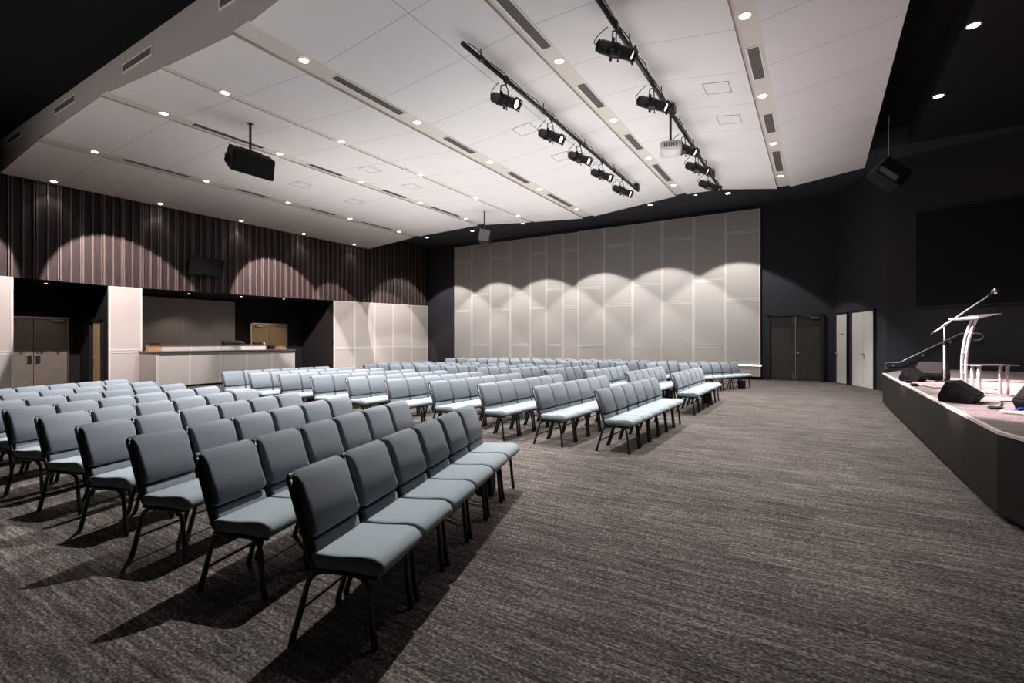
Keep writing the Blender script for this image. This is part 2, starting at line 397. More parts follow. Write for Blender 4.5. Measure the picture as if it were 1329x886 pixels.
def seam_panel(name, label, cat, plane, a0, a1, z0, z1, joints, ex=.05, group=None, axis='x', facing=1, m='panel', jw=.05, top=None, tl=None):
    """face panel with raised edge strips; plane at X (axis x) or Y (axis y)"""
    t = thing(name, label, cat, (plane, (a0+a1)/2, z0) if axis == 'x' else ((a0+a1)/2, plane, z0), 0, group)
    W = (a1-a0)/2; H = z1-z0; H0 = H; H1 = H
    if tl: H0, H1 = tl[0]-z0, tl[1]-z0
    f = facing
    def slab(bm, u0, u1, v0, v1a, v1b, d0, d1):
        pts = [(u0, v0), (u1, v0), (u1, v1b), (u0, v1a)]
        if axis == 'x': prism(bm, pts, 'x', d0*f, d1*f)
        else: prism(bm, pts, 'y', d0*f, d1*f)
    bm = bmesh.new(); slab(bm, -W+.004, W-.004, 0, H0, H1, -ex, 0); link('panel_face', bm, M[m], t)
    bm = bmesh.new()
    slab(bm, -W+.004, -W+.004+jw, 0, H0, H0, 0, .008); slab(bm, W-.004-jw, W-.004, 0, H1, H1, 0, .008)
    slab(bm, -W+.004+jw, W-.004-jw, H*0, .02, .02, 0, .008)
    slab(bm, -W+.004+jw, W-.004-jw, min(H0, H1)-.02, H0, H1, 0, .008)
    link('edge_strip', bm, M['panel_joint'], t)
    for z in joints:
        bm = bmesh.new()
        for dz in (-.06, .022): slab(bm, -W+.004+jw, W-.004-jw, z-z0+dz, z-z0+dz+.038, z-z0+dz+.038, 0, .008)
        link_loose('joint_strip', bm, M['panel_joint'], t)
    return t
GP = 'white perforated panels on the left wall'
sides = [(2.6, 4.37, 'left edge of the view'), (6.54, 7.46, None)]
t = seam_panel('wall_panel', 'white perforated wall panel left of the grey double doors', 'wall panel', LW, 3.1, 4.37, .05, 3.29, [1.19], group=GP, tl=(3.31, 3.30))
t = seam_panel('wall_panel', 'white perforated pillar panel between the dark doorway recess and the bar counter', 'wall panel', LW, 6.54, 7.46, .05, 3.26, [1.19], group=GP, tl=(3.26, 3.27))
ys = [15.11, 16.31, 17.58, 18.88, 20.26, 21.61]
for i in range(5):
    a, b = ys[i], ys[i+1]
    seam_panel('wall_panel', 'white perforated low wall panel, %s of five right of the bar recess' % ORD[i], 'wall panel', LW, a, b, .05, zb(a), [1.19], group=GP, tl=(zb(a)-.01, zb(b)-.01))
# perforated panel wall at the back -------------------------------------------------
xs = [-17.2, -15.99, -14.76, -13.52, -12.33, -11.43, -10.51, -9.69, -8.37, -7.03, -5.72, -4.42, -3.17, -1.91]
for i in range(13):
    odd = (i % 2 == 1) if i < 7 else (i % 2 == 1)
    js = [1.31, 4.01] if odd else [3.16, 5.87]
    off = BW-.06 if i >= 7 else BW-.0
    if i < 7: js = [j+.02 for j in js]
    seam_panel('acoustic_panel', 'tall pale perforated panel, %s from the left on the far wall' % (ORD[i] if i < 10 else ['eleventh', 'twelfth', 'thirteenth'][i-10]), 'wall panel',
               BW-.05 if i < 7 else BW-.13, xs[i], xs[i+1], .12, 6.72, js, ex=.05 if i < 7 else .13, group='tall pale panels on the far wall', axis='y', facing=-1)
struct(box('baseboard_back', -17.2, -1.91, BW-.09, BW, 0, .10, M['black_wall']))

# ---------------------------------------------------------------- doors
def closer(parent, x, y, z, ax, s=1):
    bm = bmesh.new()
    if ax == 'x': bx(bm, x, x+.06*s, y-.14, y+.14, z-.035, z+.035); bx(bm, x, x+.03*s, y-.42, y-.10, z+.045, z+.06)
    else: bx(bm, y-.14, y+.14, x, x-.06, z-.035, z+.035); bx(bm, y-.42, y-.1, x, x-.03, z+.045, z+.06)
    return link('door_closer', bm, M['steel'], parent)
def door_e(name, label):
    o = bpy.data.objects.new(name, None); S.collection.objects.link(o); o['kind'] = 'structure'; o['label'] = label; return o
d = door_e('door_1', 'grey double doors in the left recess')
box('door_leaf', LB+.01, LB+.07, 4.42, 5.36, .01, 2.25, M['grey_door'], d); box('door_leaf', LB+.01, LB+.07, 5.375, 6.20, .01, 2.25, M['grey_door'], d)
bm = bmesh.new(); bx(bm, LB, LB+.09, 6.205, 6.25, 0, 2.30); bx(bm, LB, LB+.09, 4.37, 6.25, 2.255, 2.30); link('door_frame', bm, M['steel'], d)
for yy in (5.27, 5.47):
    bm = bmesh.new(); prism(bm, rrect(.11, .24, .04, 3, yy, .92), 'x', LB+.071, LB+.10); link('push_plate', bm, M['frame'], d)
    bm = bmesh.new(); tube(bm, [(LB+.08, yy, 1.06), (LB+.12, yy, 1.06), (LB+.12, yy-.09, 1.06)], .012, 6); link('door_handle', bm, M['steel'], d)
closer(d, LB+.07, 5.95, 2.19, 'x')
d = door_e('door_2', 'tan timber double doors behind the bar')
box('door_leaf', LB+.01, LB+.07, 12.56, 13.39, .01, 2.27, M['tan_door'], d); box('door_leaf', LB+.01, LB+.07, 13.405, 14.25, .01, 2.27, M['tan_door'], d)
bm = bmesh.new(); bx(bm, LB, LB+.09, 14.255, 14.3, 0, 2.33); bx(bm, LB, LB+.09, 12.5, 12.555, 0, 2.33); bx(bm, LB, LB+.09, 12.5, 14.3, 2.28, 2.33); link('door_frame', bm, M['steel'], d)
closer(d, LB+.07, 12.9, 2.2, 'x'); closer(d, LB+.07, 14.0, 2.2, 'x')
d = door_e('door_3', 'black double doors in the far wall')
DY = BW-.01
box('door_leaf', -1.58, -.73, DY-.06, DY, .02, 2.46, M['black_door'], d); box('door_leaf', -.71, .14, DY-.06, DY, .02, 2.46, M['black_door'], d)
bm = bmesh.new(); bx(bm, -1.66, -1.59, DY-.09, DY+.005, 0, 2.53); bx(bm, .15, .2, DY-.09, DY+.005, 0, 2.53); bx(bm, -1.66, .2, DY-.09, DY+.005, 2.47, 2.53); link('door_frame', bm, M['shell'], d)
bm = bmesh.new(); bx(bm, -1.5, -.78, DY-.068, DY-.061, .10, 2.02); bx(bm, -.68, .08, DY-.068, DY-.061, .10, 2.02); link_loose('kick_panel', bm, mat('door_sheet', (.05, .045, .043), .35, noise=.2, nscale=5, stretch=(6, 6, .5)), d)
bm = bmesh.new(); bx(bm, -.729, -.711, DY-.075, DY-.058, .02, 2.46); link('meeting_stile', bm, M['slat_metal'], d)
bm = bmesh.new(); bx(bm, -1.55, .12, DY-.14, DY-.0, .0, .02); link('threshold', bm, M['steel'], d)
closer(d, DY-.06, -.10, 2.40, 'y')
bm = bmesh.new(); lathe(bm, [(.03, 0), (.045, .02), (.045, .05), (.02, .06)], 12, Matrix.Translation((-.64, DY-.065, 1.08)) @ Matrix.Rotation(PI, 4, 'Z')); link('door_knob', bm, M['steel'], d)
bm = bmesh.new(); bx(bm, -.81, -.795, DY-.085, DY-.069, 2.2, 2.44); bx(bm, -.81, -.795, DY-.085, DY-.069, .05, .30); link_loose('flush_bolt', bm, M['steel'], d)
# angled wall doors (local frame: x along wall from CA to CB, y out into the room)
av = (Vector(CB)-Vector(CA)); al = av.length; ang = math.atan2(av.y, av.x)
def on_wall(name, label, p, a, kind=True):
    o = bpy.data.objects.new(name, None); S.collection.objects.link(o); o.location = (p[0], p[1], 0); o.rotation_euler = (0, 0, a)
    if kind: o['kind'] = 'structure'
    o['label'] = label; return o
def s_of(px):     # distance along the angled wall seen at a given bearing
    r = math.atan((px-665)/640)-math.radians(31.8); dx, dy = math.sin(r), math.cos(r)
    # solve CA + s*u = k*(dx,dy)
    u = av.normalized(); det = u.x*(-dy)+u.y*dx
    return ((-CA[0])*(-dy)-(-CA[1])*(-dx))/det
d = on_wall('door_5', 'white double doors in the angled dark wall', CA, ang)
S1, S2, S3, S4, S5 = [s_of(p) for p in (1088.5, 1101.5, 1109, 1123.5, 1136.5)]
box('door_leaf', S3, S4-.006, -.02, -.008-.05, .02, 2.46, M['white_door'], d); box('door_leaf', S4+.006, S5, -.02, -.058, .02, 2.46, M['white_door'], d)
bm = bmesh.new(); bx(bm, S3-.06, S3-.005, -.07, .01, 0, 2.53); bx(bm, S5+.005, S5+.05, -.07, .01, 0, 2.53); bx(bm, S3-.06, S5+.05, -.07, .01, 2.47, 2.53); link('door_frame', bm, M['frame'], d)
bm = bmesh.new(); lathe(bm, [(.03, 0), (.045, .02), (.045, .05), (.02, .06)], 12, Matrix.Translation((S4+.05, -.06, 1.08)) @ Matrix.Rotation(PI, 4, 'Z')); link('door_knob', bm, M['steel'], d)
bm = bmesh.new(); bx(bm, S4+.02, S4+.11, -.062, -.058, .93, 1.0); link('lock_plate', bm, M['slat_metal'], d)
d = on_wall('door_4', 'white single door with a small dark sign', CA, ang)
box('door_leaf', S1, S2, -.02, -.058, .02, 2.46, M['white_door'], d)
bm = bmesh.new(); bx(bm, S1-.05, S1-.005, -.065, .01, 0, 2.52); bx(bm, S2+.005, S2+.05, -.065, .01, 0, 2.52); bx(bm, S1-.05, S2+.05, -.065, .01, 2.465, 2.52); link('door_frame', bm, M['frame'], d)
bm = bmesh.new(); q = (S2-S1)
for k in range(6): bx(bm, S1+q*(.22+.1*k), S1+q*(.22+.1*k+.07), -.062, -.0585, 1.735, 1.735+(.045 if k > 2 else .03))
link('door_sign', bm, M['slot'], d)
bm = bmesh.new(); lathe(bm, [(.03, 0), (.045, .02), (.045, .05), (.02, .06)], 12, Matrix.Translation((S1+.06, -.06, 1.08)) @ Matrix.Rotation(PI, 4, 'Z')); link('door_knob', bm, M['steel'], d)
# side door standing ajar in the left recess return
d = door_e('door_6', 'tan side door in the recess beside the white pillar')
bm = bmesh.new(); bx(bm, -20.55, -20.47, 6.50, 6.56, 0, 2.2); bx(bm, -19.62, -19.54, 6.50, 6.56, 0, 2.2); bx(bm, -20.55, -19.54, 6.50, 6.56, 2.12, 2.2); link('door_frame', bm, M['frame'], d)
box('door_leaf', -20.22, -19.66, 6.515, 6.555, .01, 2.12, M['tan_door'], d)
bm = bmesh.new(); tube(bm, [(-20.12, 6.51, 1.0), (-20.12, 6.46, 1.0), (-20.0, 6.46, 1.0)], .014, 6); link('door_handle', bm, M['steel'], d)

# grey panels at the back of the bar
gy = [7.5, 8.40, 9.68, 10.98, 11.82]
for i in range(4):
    seam_panel('bar_panel', 'dark grey perforated panel behind the bar, %s from the left' % ORD[i], 'wall panel', LB+.06, gy[i], gy[i+1], 0.02, 3.2, [], group='dark grey panels behind the bar', m='panel_dark')
for o in list(S.objects):
    if o.parent and o.parent.name.startswith('bar_panel') and o.name.startswith('edge_strip'):
        o.data.materials[0] = M['slat_metal']

# ================================================================= BAR COUNTER
t = thing('reception_counter', 'long white perforated bar counter with a dark top in the left recess', 'counter', (-17.75, 9.75, 0))
def ch(x0, x1, y0, y1, z0, z1, name, m, bev=0): return box(name, x0+17.75, x1+17.75, y0-9.75, y1-9.75, z0, z1, m, t, bev)
ch(-18.9, -17.79, 7.40, 12.10, .0, .07, 'kick_board', M['black_wall'])
ch(-19.0, -17.76, 7.34, 12.16, .07, 1.14, 'counter_body', M['panel'])
ch(-19.0, -17.72, 7.30, 12.20, 1.14, 1.185, 'worktop', M['counter_top'], .006)
ch(-19.0, -17.78, 7.325, 7.339, .07, 1.14, 'end_panel', M['slat_metal'])
for yy in (7.35, 8.30, 9.27, 10.22, 11.21, 12.14):
    bm = bmesh.new(); bx(bm, -.012, 0, yy-9.75-.03, yy-9.75-.008, .07, 1.14); bx(bm, -.012, 0, yy-9.75+.008, yy-9.75+.03, .07, 1.14); link_loose('joint_strip', bm, M['panel_joint'], t)
t = thing('counter_upstand', 'raised pale ledge standing along the rear of the bar counter top', 'ledge', (-18.85, 9.7, 1.186))
box('upstand_body', -.13, .13, -1.83, 1.85, 0, .17, M['panel'], t); box('ledge_top', -.15, .15, -2.2, 1.88, .17, .20, M['counter_top'], t)
box('timber_end', -.13, .135, -2.19, -1.835, 0, .17, M['orange_wood'], t)
bm = bmesh.new()
for yy in (-.9, 0, .9): bx(bm, .13, .135, yy-.012, yy+.012, .0, .17)
link_loose('joint_strip', bm, M['panel_joint'], t)
t = thing('mixing_console', 'black mixing console sitting on the raised ledge of the bar', 'console', (-18.85, 10.35, 1.387))
bm = bmesh.new(); prism(bm, [(-.14, 0), (.14, 0), (.14, .05), (-.14, .15)], 'y', -.38, .38); link('console_body', bm, M['speaker'], t)
bm = bmesh.new()
for k in range(12): bx(bm, .02, .06, -.33+k*.06, -.31+k*.06, .085, .105)
link_loose('fader', bm, M['slat_metal'], t)
t = thing('cash_register', 'small black register on the right end of the raised bar ledge', 'register', (-18.85, 11.3, 1.387))
bm = bmesh.new(); prism(bm, [(-.12, 0), (.12, 0), (.12, .03), (-.05, .09), (-.12, .09)], 'y', -.16, .16); link('register_body', bm, M['speaker'], t)
bm = bmesh.new(); bx(bm, -.11, .05, .20, .26, 0, .07); link('card_reader', bm, M['white_plastic'], t)
t = thing('tablet_stand', 'small flat black device on the left end of the raised bar ledge', 'tablet', (-18.85, 7.75, 1.387))
bm = bmesh.new(); prism(bm, [(-.08, 0), (.1, 0), (.1, .015), (-.06, .07)], 'y', -.12, .12); link('tablet_body', bm, M['speaker'], t)
bm = bmesh.new(); prism(bm, [(-.03, .052), (.06, .03), (.06, .033), (-.03, .055)], 'y', -.10, .10); link('screen', bm, M['tv'], t)
t = thing('worktop_speaker', 'small black box at the right end of the counter beside the ledge', 'speaker', (-18.75, 11.78, 1.186))
bm = bmesh.new(); bx(bm, -.1, .1, -.12, .12, 0, .15); bmesh.ops.bevel(bm, geom=bm.edges[:], offset=.01, segments=2, affect='EDGES'); link('speaker_cabinet', bm, M['speaker'], t)
bm = bmesh.new(); bx(bm, .1, .106, -.1, .1, .02, .13); link('speaker_grill', bm, M['grill'], t)

# wall television
t = thing('wall_television', 'dark television tilted down on the timber slats above the bar', 'television', (-18.98, 9.38, 4.23))
R = Matrix.Rotation(math.radians(14), 4, 'Y')
bm = bmesh.new(); bx(bm, .06, .12, -.60, .60, -.33, .33, 0, R); bmesh.ops.bevel(bm, geom=bm.edges[:], offset=.008, segments=2, affect='EDGES'); link('television_case', bm, M['speaker'], t)
bm = bmesh.new(); bx(bm, .121, .125, -.575, .575, -.305, .305, 0, R); link('screen', bm, M['tv'], t)
bm = bmesh.new(); bx(bm, -.07, .08, -.1, .1, -.1, .1); link('wall_bracket', bm, M['frame'], t)

# ================================================================= STAGE
SH = .74
poly = [(1.32, 14.72), (1.285, 5.69), (1.53, 4.7), (2.6, 2.6), (4.4, 1.2), (XR-.02, .6), (XR-.02, 15.2), (3.2, 17.6), (1.9, 16.6)]
t = thing('stage_platform', 'low carpeted stage with dark brown fascia along the right side', 'stage', (5, 9, 0))
def off(p, dx=0): return [(x-5, y-9) for x, y in p]
inner = [(x+.05 if x < 5 else x, y+(.05 if y < 5 else 0)) for x, y in poly]
bm = bmesh.new(); prism(bm, off([(x+.06 if x < XR-.1 else x, y+(.06 if y < 5 else -.04)) for x, y in poly]), 'z', 0, .06); link('kick_board', bm, M['black_wall'], t)
bm = bmesh.new(); prism(bm, off(poly), 'z', .06, SH-.03); link('fascia', bm, M['fascia'], t)
bm = bmesh.new(); prism(bm, off([(x+.03 if x < XR-.1 else x, y+(.03 if y < 5 else -.02)) for x, y in poly]), 'z', SH-.03, SH); link('stage_floor', bm, M['stage_carpet'], t)
bm = bmesh.new()
P = off(poly)
for i in range(5):
    (x0, y0), (x1, y1) = P[i], P[i+1]
    dv = Vector((x1-x0, y1-y0)).normalized(); nv = Vector((-dv.y, dv.x))
    prism(bm, [(x0-nv.x*.006, y0-nv.y*.006), (x1-nv.x*.006, y1-nv.y*.006), (x1+nv.x*.032, y1+nv.y*.032), (x0+nv.x*.032, y0+nv.y*.032)], 'z', SH-.02, SH+.006)
link('edge_nosing', bm, M['nosing'], t)
# screen and handrail on the stage wall (local x along wall, -y into the room)
angS = math.atan2(dirS.y, dirS.x)
t = thing('projection_screen', 'large black screen on the dark wall behind the stage', 'screen', (CB[0], CB[1], 0), angS)
box('screen_surface', .708, 5.55, -.05, -.012, 2.50, 5.20, M['screen'], t)
bm = bmesh.new()
for a in ((.68, 5.58, 2.47, 2.50), (.68, 5.58, 5.20, 5.23), (.68, .708, 2.5, 5.2), (5.55, 5.58, 2.5, 5.2)): bx(bm, a[0], a[1], -.06, -.005, a[2], a[3])
link('screen_frame', bm, M['shell'], t)
t = thing('handrail', 'steel handrail rising along the dark wall beside the stage', 'handrail', (CB[0], CB[1], 0), angS)
bm = bmesh.new(); yo = -.09
pts = [(.10, yo, .70), (.02, yo, .70), (-.02, yo, .76), (0, yo, .84), (.07, yo, .885), (.32, yo, .885), (.36, yo, .90), (1.64, yo, 1.70), (1.70, yo, 1.72), (2.02, yo, 1.72), (2.10, yo, 1.69), (2.13, yo, 1.63), (2.10, yo, 1.57), (2.02, yo, 1.54), (1.92, yo, 1.54)]
tube(bm, pts, .015, 8); link('rail', bm, M['steel'], t, True)
for x, z in ((.16, .885), (.85, 1.207), (1.45, 1.58)):
    bm = bmesh.new(); tube(bm, [(x, -.005, z-.10), (x, yo, z-.10), (x, yo, z-.02)], .008, 6); lathe(bm, [(.035, 0), (.035, .008)], 12, Matrix.Translation((x, -.012, z-.10))); link('bracket', bm, M['steel'], t)

# ---- stage props
def wedge(label, loc, rz, w=.62, s=1.0, flip=False):
    t = thing('stage_monitor', label, 'speaker', loc, rz, 'wedge monitors on the stage')
    prof = [(-.22, 0), (.20, 0), (.27, .10), (.27, .13), (-.06, .36), (-.13, .36), (-.24, .10)]
    prof = [(y*s, z*s) for y, z in prof]
    bm = bmesh.new(); prism(bm, prof, 'x', -w/2, w/2); bmesh.ops.bevel(bm, geom=bm.edges[:], offset=.008, segments=2, affect='EDGES'); link('speaker_cabinet', bm, M['speaker'], t)
    a, b = Vector((0, .262*s, .138*s)), Vector((0, -.052*s, .358*s)); n = Vector((0, .57, .82))*.012
    bm = bmesh.new(); vs = []
    for e in (-1, 1):
        for p in (a, b, b+n, a+n): vs.append(bm.verts.new(p+Vector((e*(w/2-.015), 0, 0))))
    bm.faces.new(vs[:4]); bm.faces.new(vs[4:][::-1])
    for i in range(4): bm.faces.new((vs[i], vs[(i+1) % 4], vs[4+(i+1) % 4], vs[4+i]))
    link('speaker_grill', bm, M['grill'], t)
    bm = bmesh.new()
    for e in (-1, 1): lathe(bm, [(.045, 0), (.045, .004)], 12, Matrix.Translation((e*(w/2+.003), -.02, .14)) @ Matrix.Rotation(PI/2, 4, 'Z'))
    link_loose('side_handle', bm, M['frame'], t)
    return t
wedge('black wedge monitor at the far left corner of the stage edge', (1.56, 12.15, SH+.001), math.radians(-118), .40, .66)
wedge('black wedge monitor tipped up behind the microphone stand', (1.93, 12.75, SH+.001), math.radians(155), .46, .95)
wedge('black wedge monitor near the stage edge in front of the lectern', (1.52, 8.25, SH+.001), math.radians(-112), .42, .72)
wedge('largest black wedge monitor at the right edge of the view', (2.16, 7.70, SH+.001), math.radians(140), .42, .86)

t = thing('lectern', 'shiny metal lectern with a curved post and slim tilted top', 'lectern', (1.92, 9.85, SH+.001), math.radians(-60))
bm = bmesh.new(); prism(bm, rrect(.42, .36, .04), 'z', 0, .015); link('base_plate', bm, M['chrome'], t)
for e in (-.035, .035):
    bm = bmesh.new(); tube(bm, arc((e, -.05, .015), (e, -.14, .65), (e, .08, 1.10), 12), .019, 8); link('post', bm, M['chrome'], t, True)
bm = bmesh.new()
for z, y in ((.3, -.078), (.6, -.062), (.9, 0)): tube(bm, [(-.035, y, z), (.035, y, z)], .01, 6)
link('post_tie', bm, M['chrome'], t)
R = Matrix.Translation((.04, .06, 1.12)) @ Matrix.Rotation(math.radians(12), 4, 'X')
bm = bmesh.new(); prism(bm, rrect(.50, .34, .03), 'z', -.010, .010)
for v in bm.verts: v.co = R @ v.co
link('reading_desk', bm, M['steel'], t)
bm = bmesh.new(); tube(bm, [R @ Vector((-.25, -.17, .018)), R @ Vector((.25, -.17, .018))], .014, 8); link('page_stop', bm, M['chrome'], t)

t = thing('microphone_stand', 'microphone stand with a long boom reaching over the lectern', 'microphone stand', (2.03, 12.2, SH+.001))
bm = bmesh.new(); lathe(bm, [(.14, 0), (.14, .012), (.03, .025), (.02, .05)], 20, Matrix.Rotation(PI/2, 4, 'X')); link('round_base', bm, M['frame'], t)
bm = bmesh.new(); tube(bm, [(0, 0, .03), (0, 0, .72)], .016, 8); tube(bm, [(0, 0, .72), (0, 0, 1.06)], .011, 8); link('pole', bm, M['chrome'], t, True)
bm = bmesh.new(); tube(bm, [(0, 0, .68), (0, 0, .78)], .024, 8); link('height_clutch', bm, M['frame'], t)
RC = Vector((.85, .527, 0))
bm = bmesh.new(); tube(bm, [RC*(-.03)+Vector((0, 0, 1.05)), RC*.05+Vector((0, 0, 1.09))], .028, 8); link('boom_clamp', bm, M['steel'], t)
bdir = lambda s: RC*s*.95+Vector((0, 0, 1.06+.64*s))
bm = bmesh.new(); tube(bm, [bdir(-.24), bdir(.86)], .015, 8); link('boom_arm', bm, M['chrome'], t, True)
bm = bmesh.new(); tube(bm, [bdir(-.26), bdir(-.20)], .017, 8); link('counterweight', bm, M['frame'], t)
bm = bmesh.new(); tube(bm, [bdir(.84), bdir(.90), bdir(.98)], [.014, .022, .028], 10); link('microphone_body', bm, M['frame'], t)
bm = bmesh.new(); bmesh.ops.create_uvsphere(bm, u_segments=12, v_segments=8, radius=.055, matrix=Matrix.Translation(bdir(1.0))); link('microphone_head', bm, M['steel'], t, True)

t = thing('glass_table', 'low smoked glass side table with paired steel legs beside the lectern', 'table', (2.06, 9.45, SH+.001), math.radians(32))
bm = bmesh.new(); prism(bm, rrect(.56, .32, .03), 'z', .42, .434); link('table_top', bm, M['glass'], t)
for ex in (-.2, .2):
    for ey in (-.05, .05):
        bm = bmesh.new(); tube(bm, [(ex, ey, 0), (ex, ey, .419)], .022, 10); link('leg', bm, M['chrome'], t, True)
bm = bmesh.new()
for ex in (-.2, .2): bx(bm, ex-.03, ex+.03, -.13, .13, 0, .012)
link_loose('foot_plate', bm, M['steel'], t)
t = thing('cable_coil', 'small coil of black cable on the stage near the biggest monitor', 'cable', (1.68, 7.50, SH+.012))
bm = bmesh.new()
for k in range(3):
    r = .05+.006*k; tube(bm, [(r*math.cos(a), r*math.sin(a)*1.05, .009*k) for a in [2*PI*i/16 for i in range(17)]], .006, 6)
link('coil', bm, M['cable'], t, True)
t = thing('power_board', 'white power board lying on the stage edge near the biggest monitor', 'power board', (1.74, 7.16, SH+.002), math.radians(-25))
bm = bmesh.new(); bx(bm, -.10, .10, -.03, .03, 0, .035); bmesh.ops.bevel(bm, geom=bm.edges[:], offset=.008, segments=2, affect='EDGES'); link('board_body', bm, M['white_plastic'], t)
bm = bmesh.new()
for k in range(3): bx(bm, -.075+.055*k, -.045+.055*k, -.012, .012, .0355, .037)
link_loose('socket', bm, M['slot'], t)
bm = bmesh.new(); tube(bm, [(.10, 0, .018), (.2, .02, .012), (.3, -.02, .012), (.42, .01, .012)], .007, 6); link('power_lead', bm, M['cable'], t, True)
t = thing('plug_connector', 'blue plug on a lead lying on the stage by the biggest monitor', 'plug', (1.82, 7.38, SH+.022))
bm = bmesh.new(); tube(bm, [(0, 0, 0), (.06, .05, .01)], .02, 8); link('plug_body', bm, M['blue'], t)
bm = bmesh.new(); tube(bm, [(.06, .05, .01), (.12, .10, .0), (.2, .12, -.01)], .008, 6); link('plug_lead', bm, M['white_plastic'], t)
for i, (pts, lab) in enumerate([([(1.42, 11.0), (1.6, 10.4), (1.9, 10.7), (2.4, 10.6)], 'black cable lying across the stage between the lectern and microphone stand'),
                             ([(1.75, 7.7), (1.95, 8.5), (2.3, 8.75), (2.2, 9.1)], 'black cable trailing from the coil to the glass table'),
                             ([(2.0, 12.5), (2.5, 12.3), (2.9, 12.8), (3.4, 12.4)], 'black cable lying behind the microphone stand')]):
    path = []
    for k in range(3):
        a, b = Vector(pts[k]), Vector(pts[k+1]); c = (a+b)*.5+Vector((.05, .06))
        path += arc((*a, SH+.008), (*c, SH+.008), (*b, SH+.008), 5)
    bm = bmesh.new(); tube(bm, path, .007, 6)
    tag(link('stage_cable', bm, M['cable'], None, True), lab, 'cable', None)
for x, y, lab in ((1.40, 10.75, 'small black floor box at the stage edge nearest the lectern'), (1.42, 11.6, 'small black floor box at the stage edge beyond the lectern')):
    bm = bmesh.new(); bx(bm, -.05, .05, -.09, .09, 0, .035); bmesh.ops.bevel(bm, geom=bm.edges[:], offset=.008, segments=2, affect='EDGES')
    o = link('floor_box', bm, M['speaker']); o.location = (x+.0, y, SH+.007); tag(o, lab, 'box')

# ================================================================= CEILING FITTINGS
def downlight(label, x, y, z, power=P_DOWN, size=84, blend=.4, col=C_DOWN, r=.075, target=None, group='recessed downlights in the white ceiling', m='lamp', name='ceiling_downlight', tilt=0):
    t = thing(name, label, 'downlight', (x, y, z), 0, group)
    bm = bmesh.new(); lathe(bm, [(r*1.0, .0), (r*1.3, .0), (r*1.3, -.006), (r*1.02, -.012)], 20, Matrix.Rotation(-PI/2, 4, 'X') @ Matrix.Scale(-1, 4, (0, 1, 0)), cap=False)
    link('trim_ring', bm, M['ring'], t)
    bm = bmesh.new(); lathe(bm, [(r*.6, .006), (r, .002), (r, -.001)], 20, Matrix.Rotation(-PI/2, 4, 'X') @ Matrix.Scale(-1, 4, (0, 1, 0)))
    link('lamp_lens', bm, M[m], t)
    if power:
        L = lamp('SPOT', 'downlight_beam', (0, 0, -.03), power, col, size=size, blend=blend, radius=.05)
        L.parent = t
        if target: L.rotation_euler = (Vector(target)-Vector((x, y, z))).to_track_quat('-Z', 'Y').to_euler()
    return t
LY = [5.15, 7.88, 10.63, 13.33, 16.05]
strips = [(-.90, 'in the strip nearest the stage', 1.25), (-3.90, 'in the second strip from the stage', .95), (-7.27, 'in the third strip from the stage', .95), (-9.68, 'in the fourth strip from the stage', .85),
          (-12.15, 'in the fifth strip from the stage', .8), (-15.88, 'in the sixth strip from the stage', .7), (-18.85, 'beside the timber slat wall', .03)]
for x, d, k in strips:
    for j, y in enumerate(LY):
        z = cz(x)-.002
        downlight('lit recessed ceiling downlight %s, %s lamp from the camera' % (d, ORD[j]), x, y, z, P_DOWN*k*((1 if x < -5 else (0, .72, 1.15, 1.25, 1.1)[j]) if j else (.10, 2.6, 3.6, 2.6, 1.2, .3, 1)[strips.index((x, d, k))]))
# soffit washers above the far panels
for i, x in enumerate([-17.23, -14.33, -11.45, -8.50, -5.62, -2.78]):
    downlight('wall washing downlight in the dark far soffit, %s from the left' % ORD[i], x, 19.42, 6.898, P_WASH, 90, .10, C_WASH, .08, group='downlights in the dark far soffit', name='soffit_downlight')
downlight('dim small downlight in the dark far soffit among the washers', -3.82, 19.0, 6.898, 30, 60, .5, C_WASH, .05, group=None, name='soffit_downlight', m='warm_lamp')
for i, y in enumerate((11.31, 14.17)):
    downlight('round downlight in the black ceiling above the stage, %s' % ('nearer the camera', 'farther from the camera')[i], 2.26, y, 6.898, 420, 92, .4, C_DOWN, .085, group='downlights above the stage', name='stage_downlight')
for i, (x, y, lab) in enumerate([(-20.4, 5.4, 'small warm downlight in the soffit over the grey doors'), (-20.4, 9.5, 'small warm downlight in the soffit over the left of the bar'), (-20.2, 11.4, 'small warm downlight in the soffit over the middle of the bar'), (-20.2, 13.3, 'small warm downlight in the soffit before the tan doors')]):
    downlight(lab, x, y, zb(y)+.012, [26, 45, 40, 60][i], 110, .5, (1, .83, .62), .05, group='small warm soffit downlights', name='recess_downlight', m='warm_lamp')
# adjustable heads in the outer strips aimed at the timber slat wall
for (x, y), tgt, pw, sz in [((-15.88, 5.15), (-19.1, 6.95, 2.55), 1, 48), ((-15.88, 10.63), (-19.1, 12.35, 2.65), 1, 48), ((-15.88, 5.15), (-19.1, 2.3, 2.4), .8, 46),
                        ((-15.88, 13.33), (-19.1, 15.4, 2.3), .45, 34), ((-15.88, 16.05), (-19.1, 19.0, 1.95), .5, 34)]:
    lamp('SPOT', 'wall_wash_beam', (x, y, cz(x)-.05), P_SLAT*pw, (1, .86, .82), tgt, sz, .12, .04)

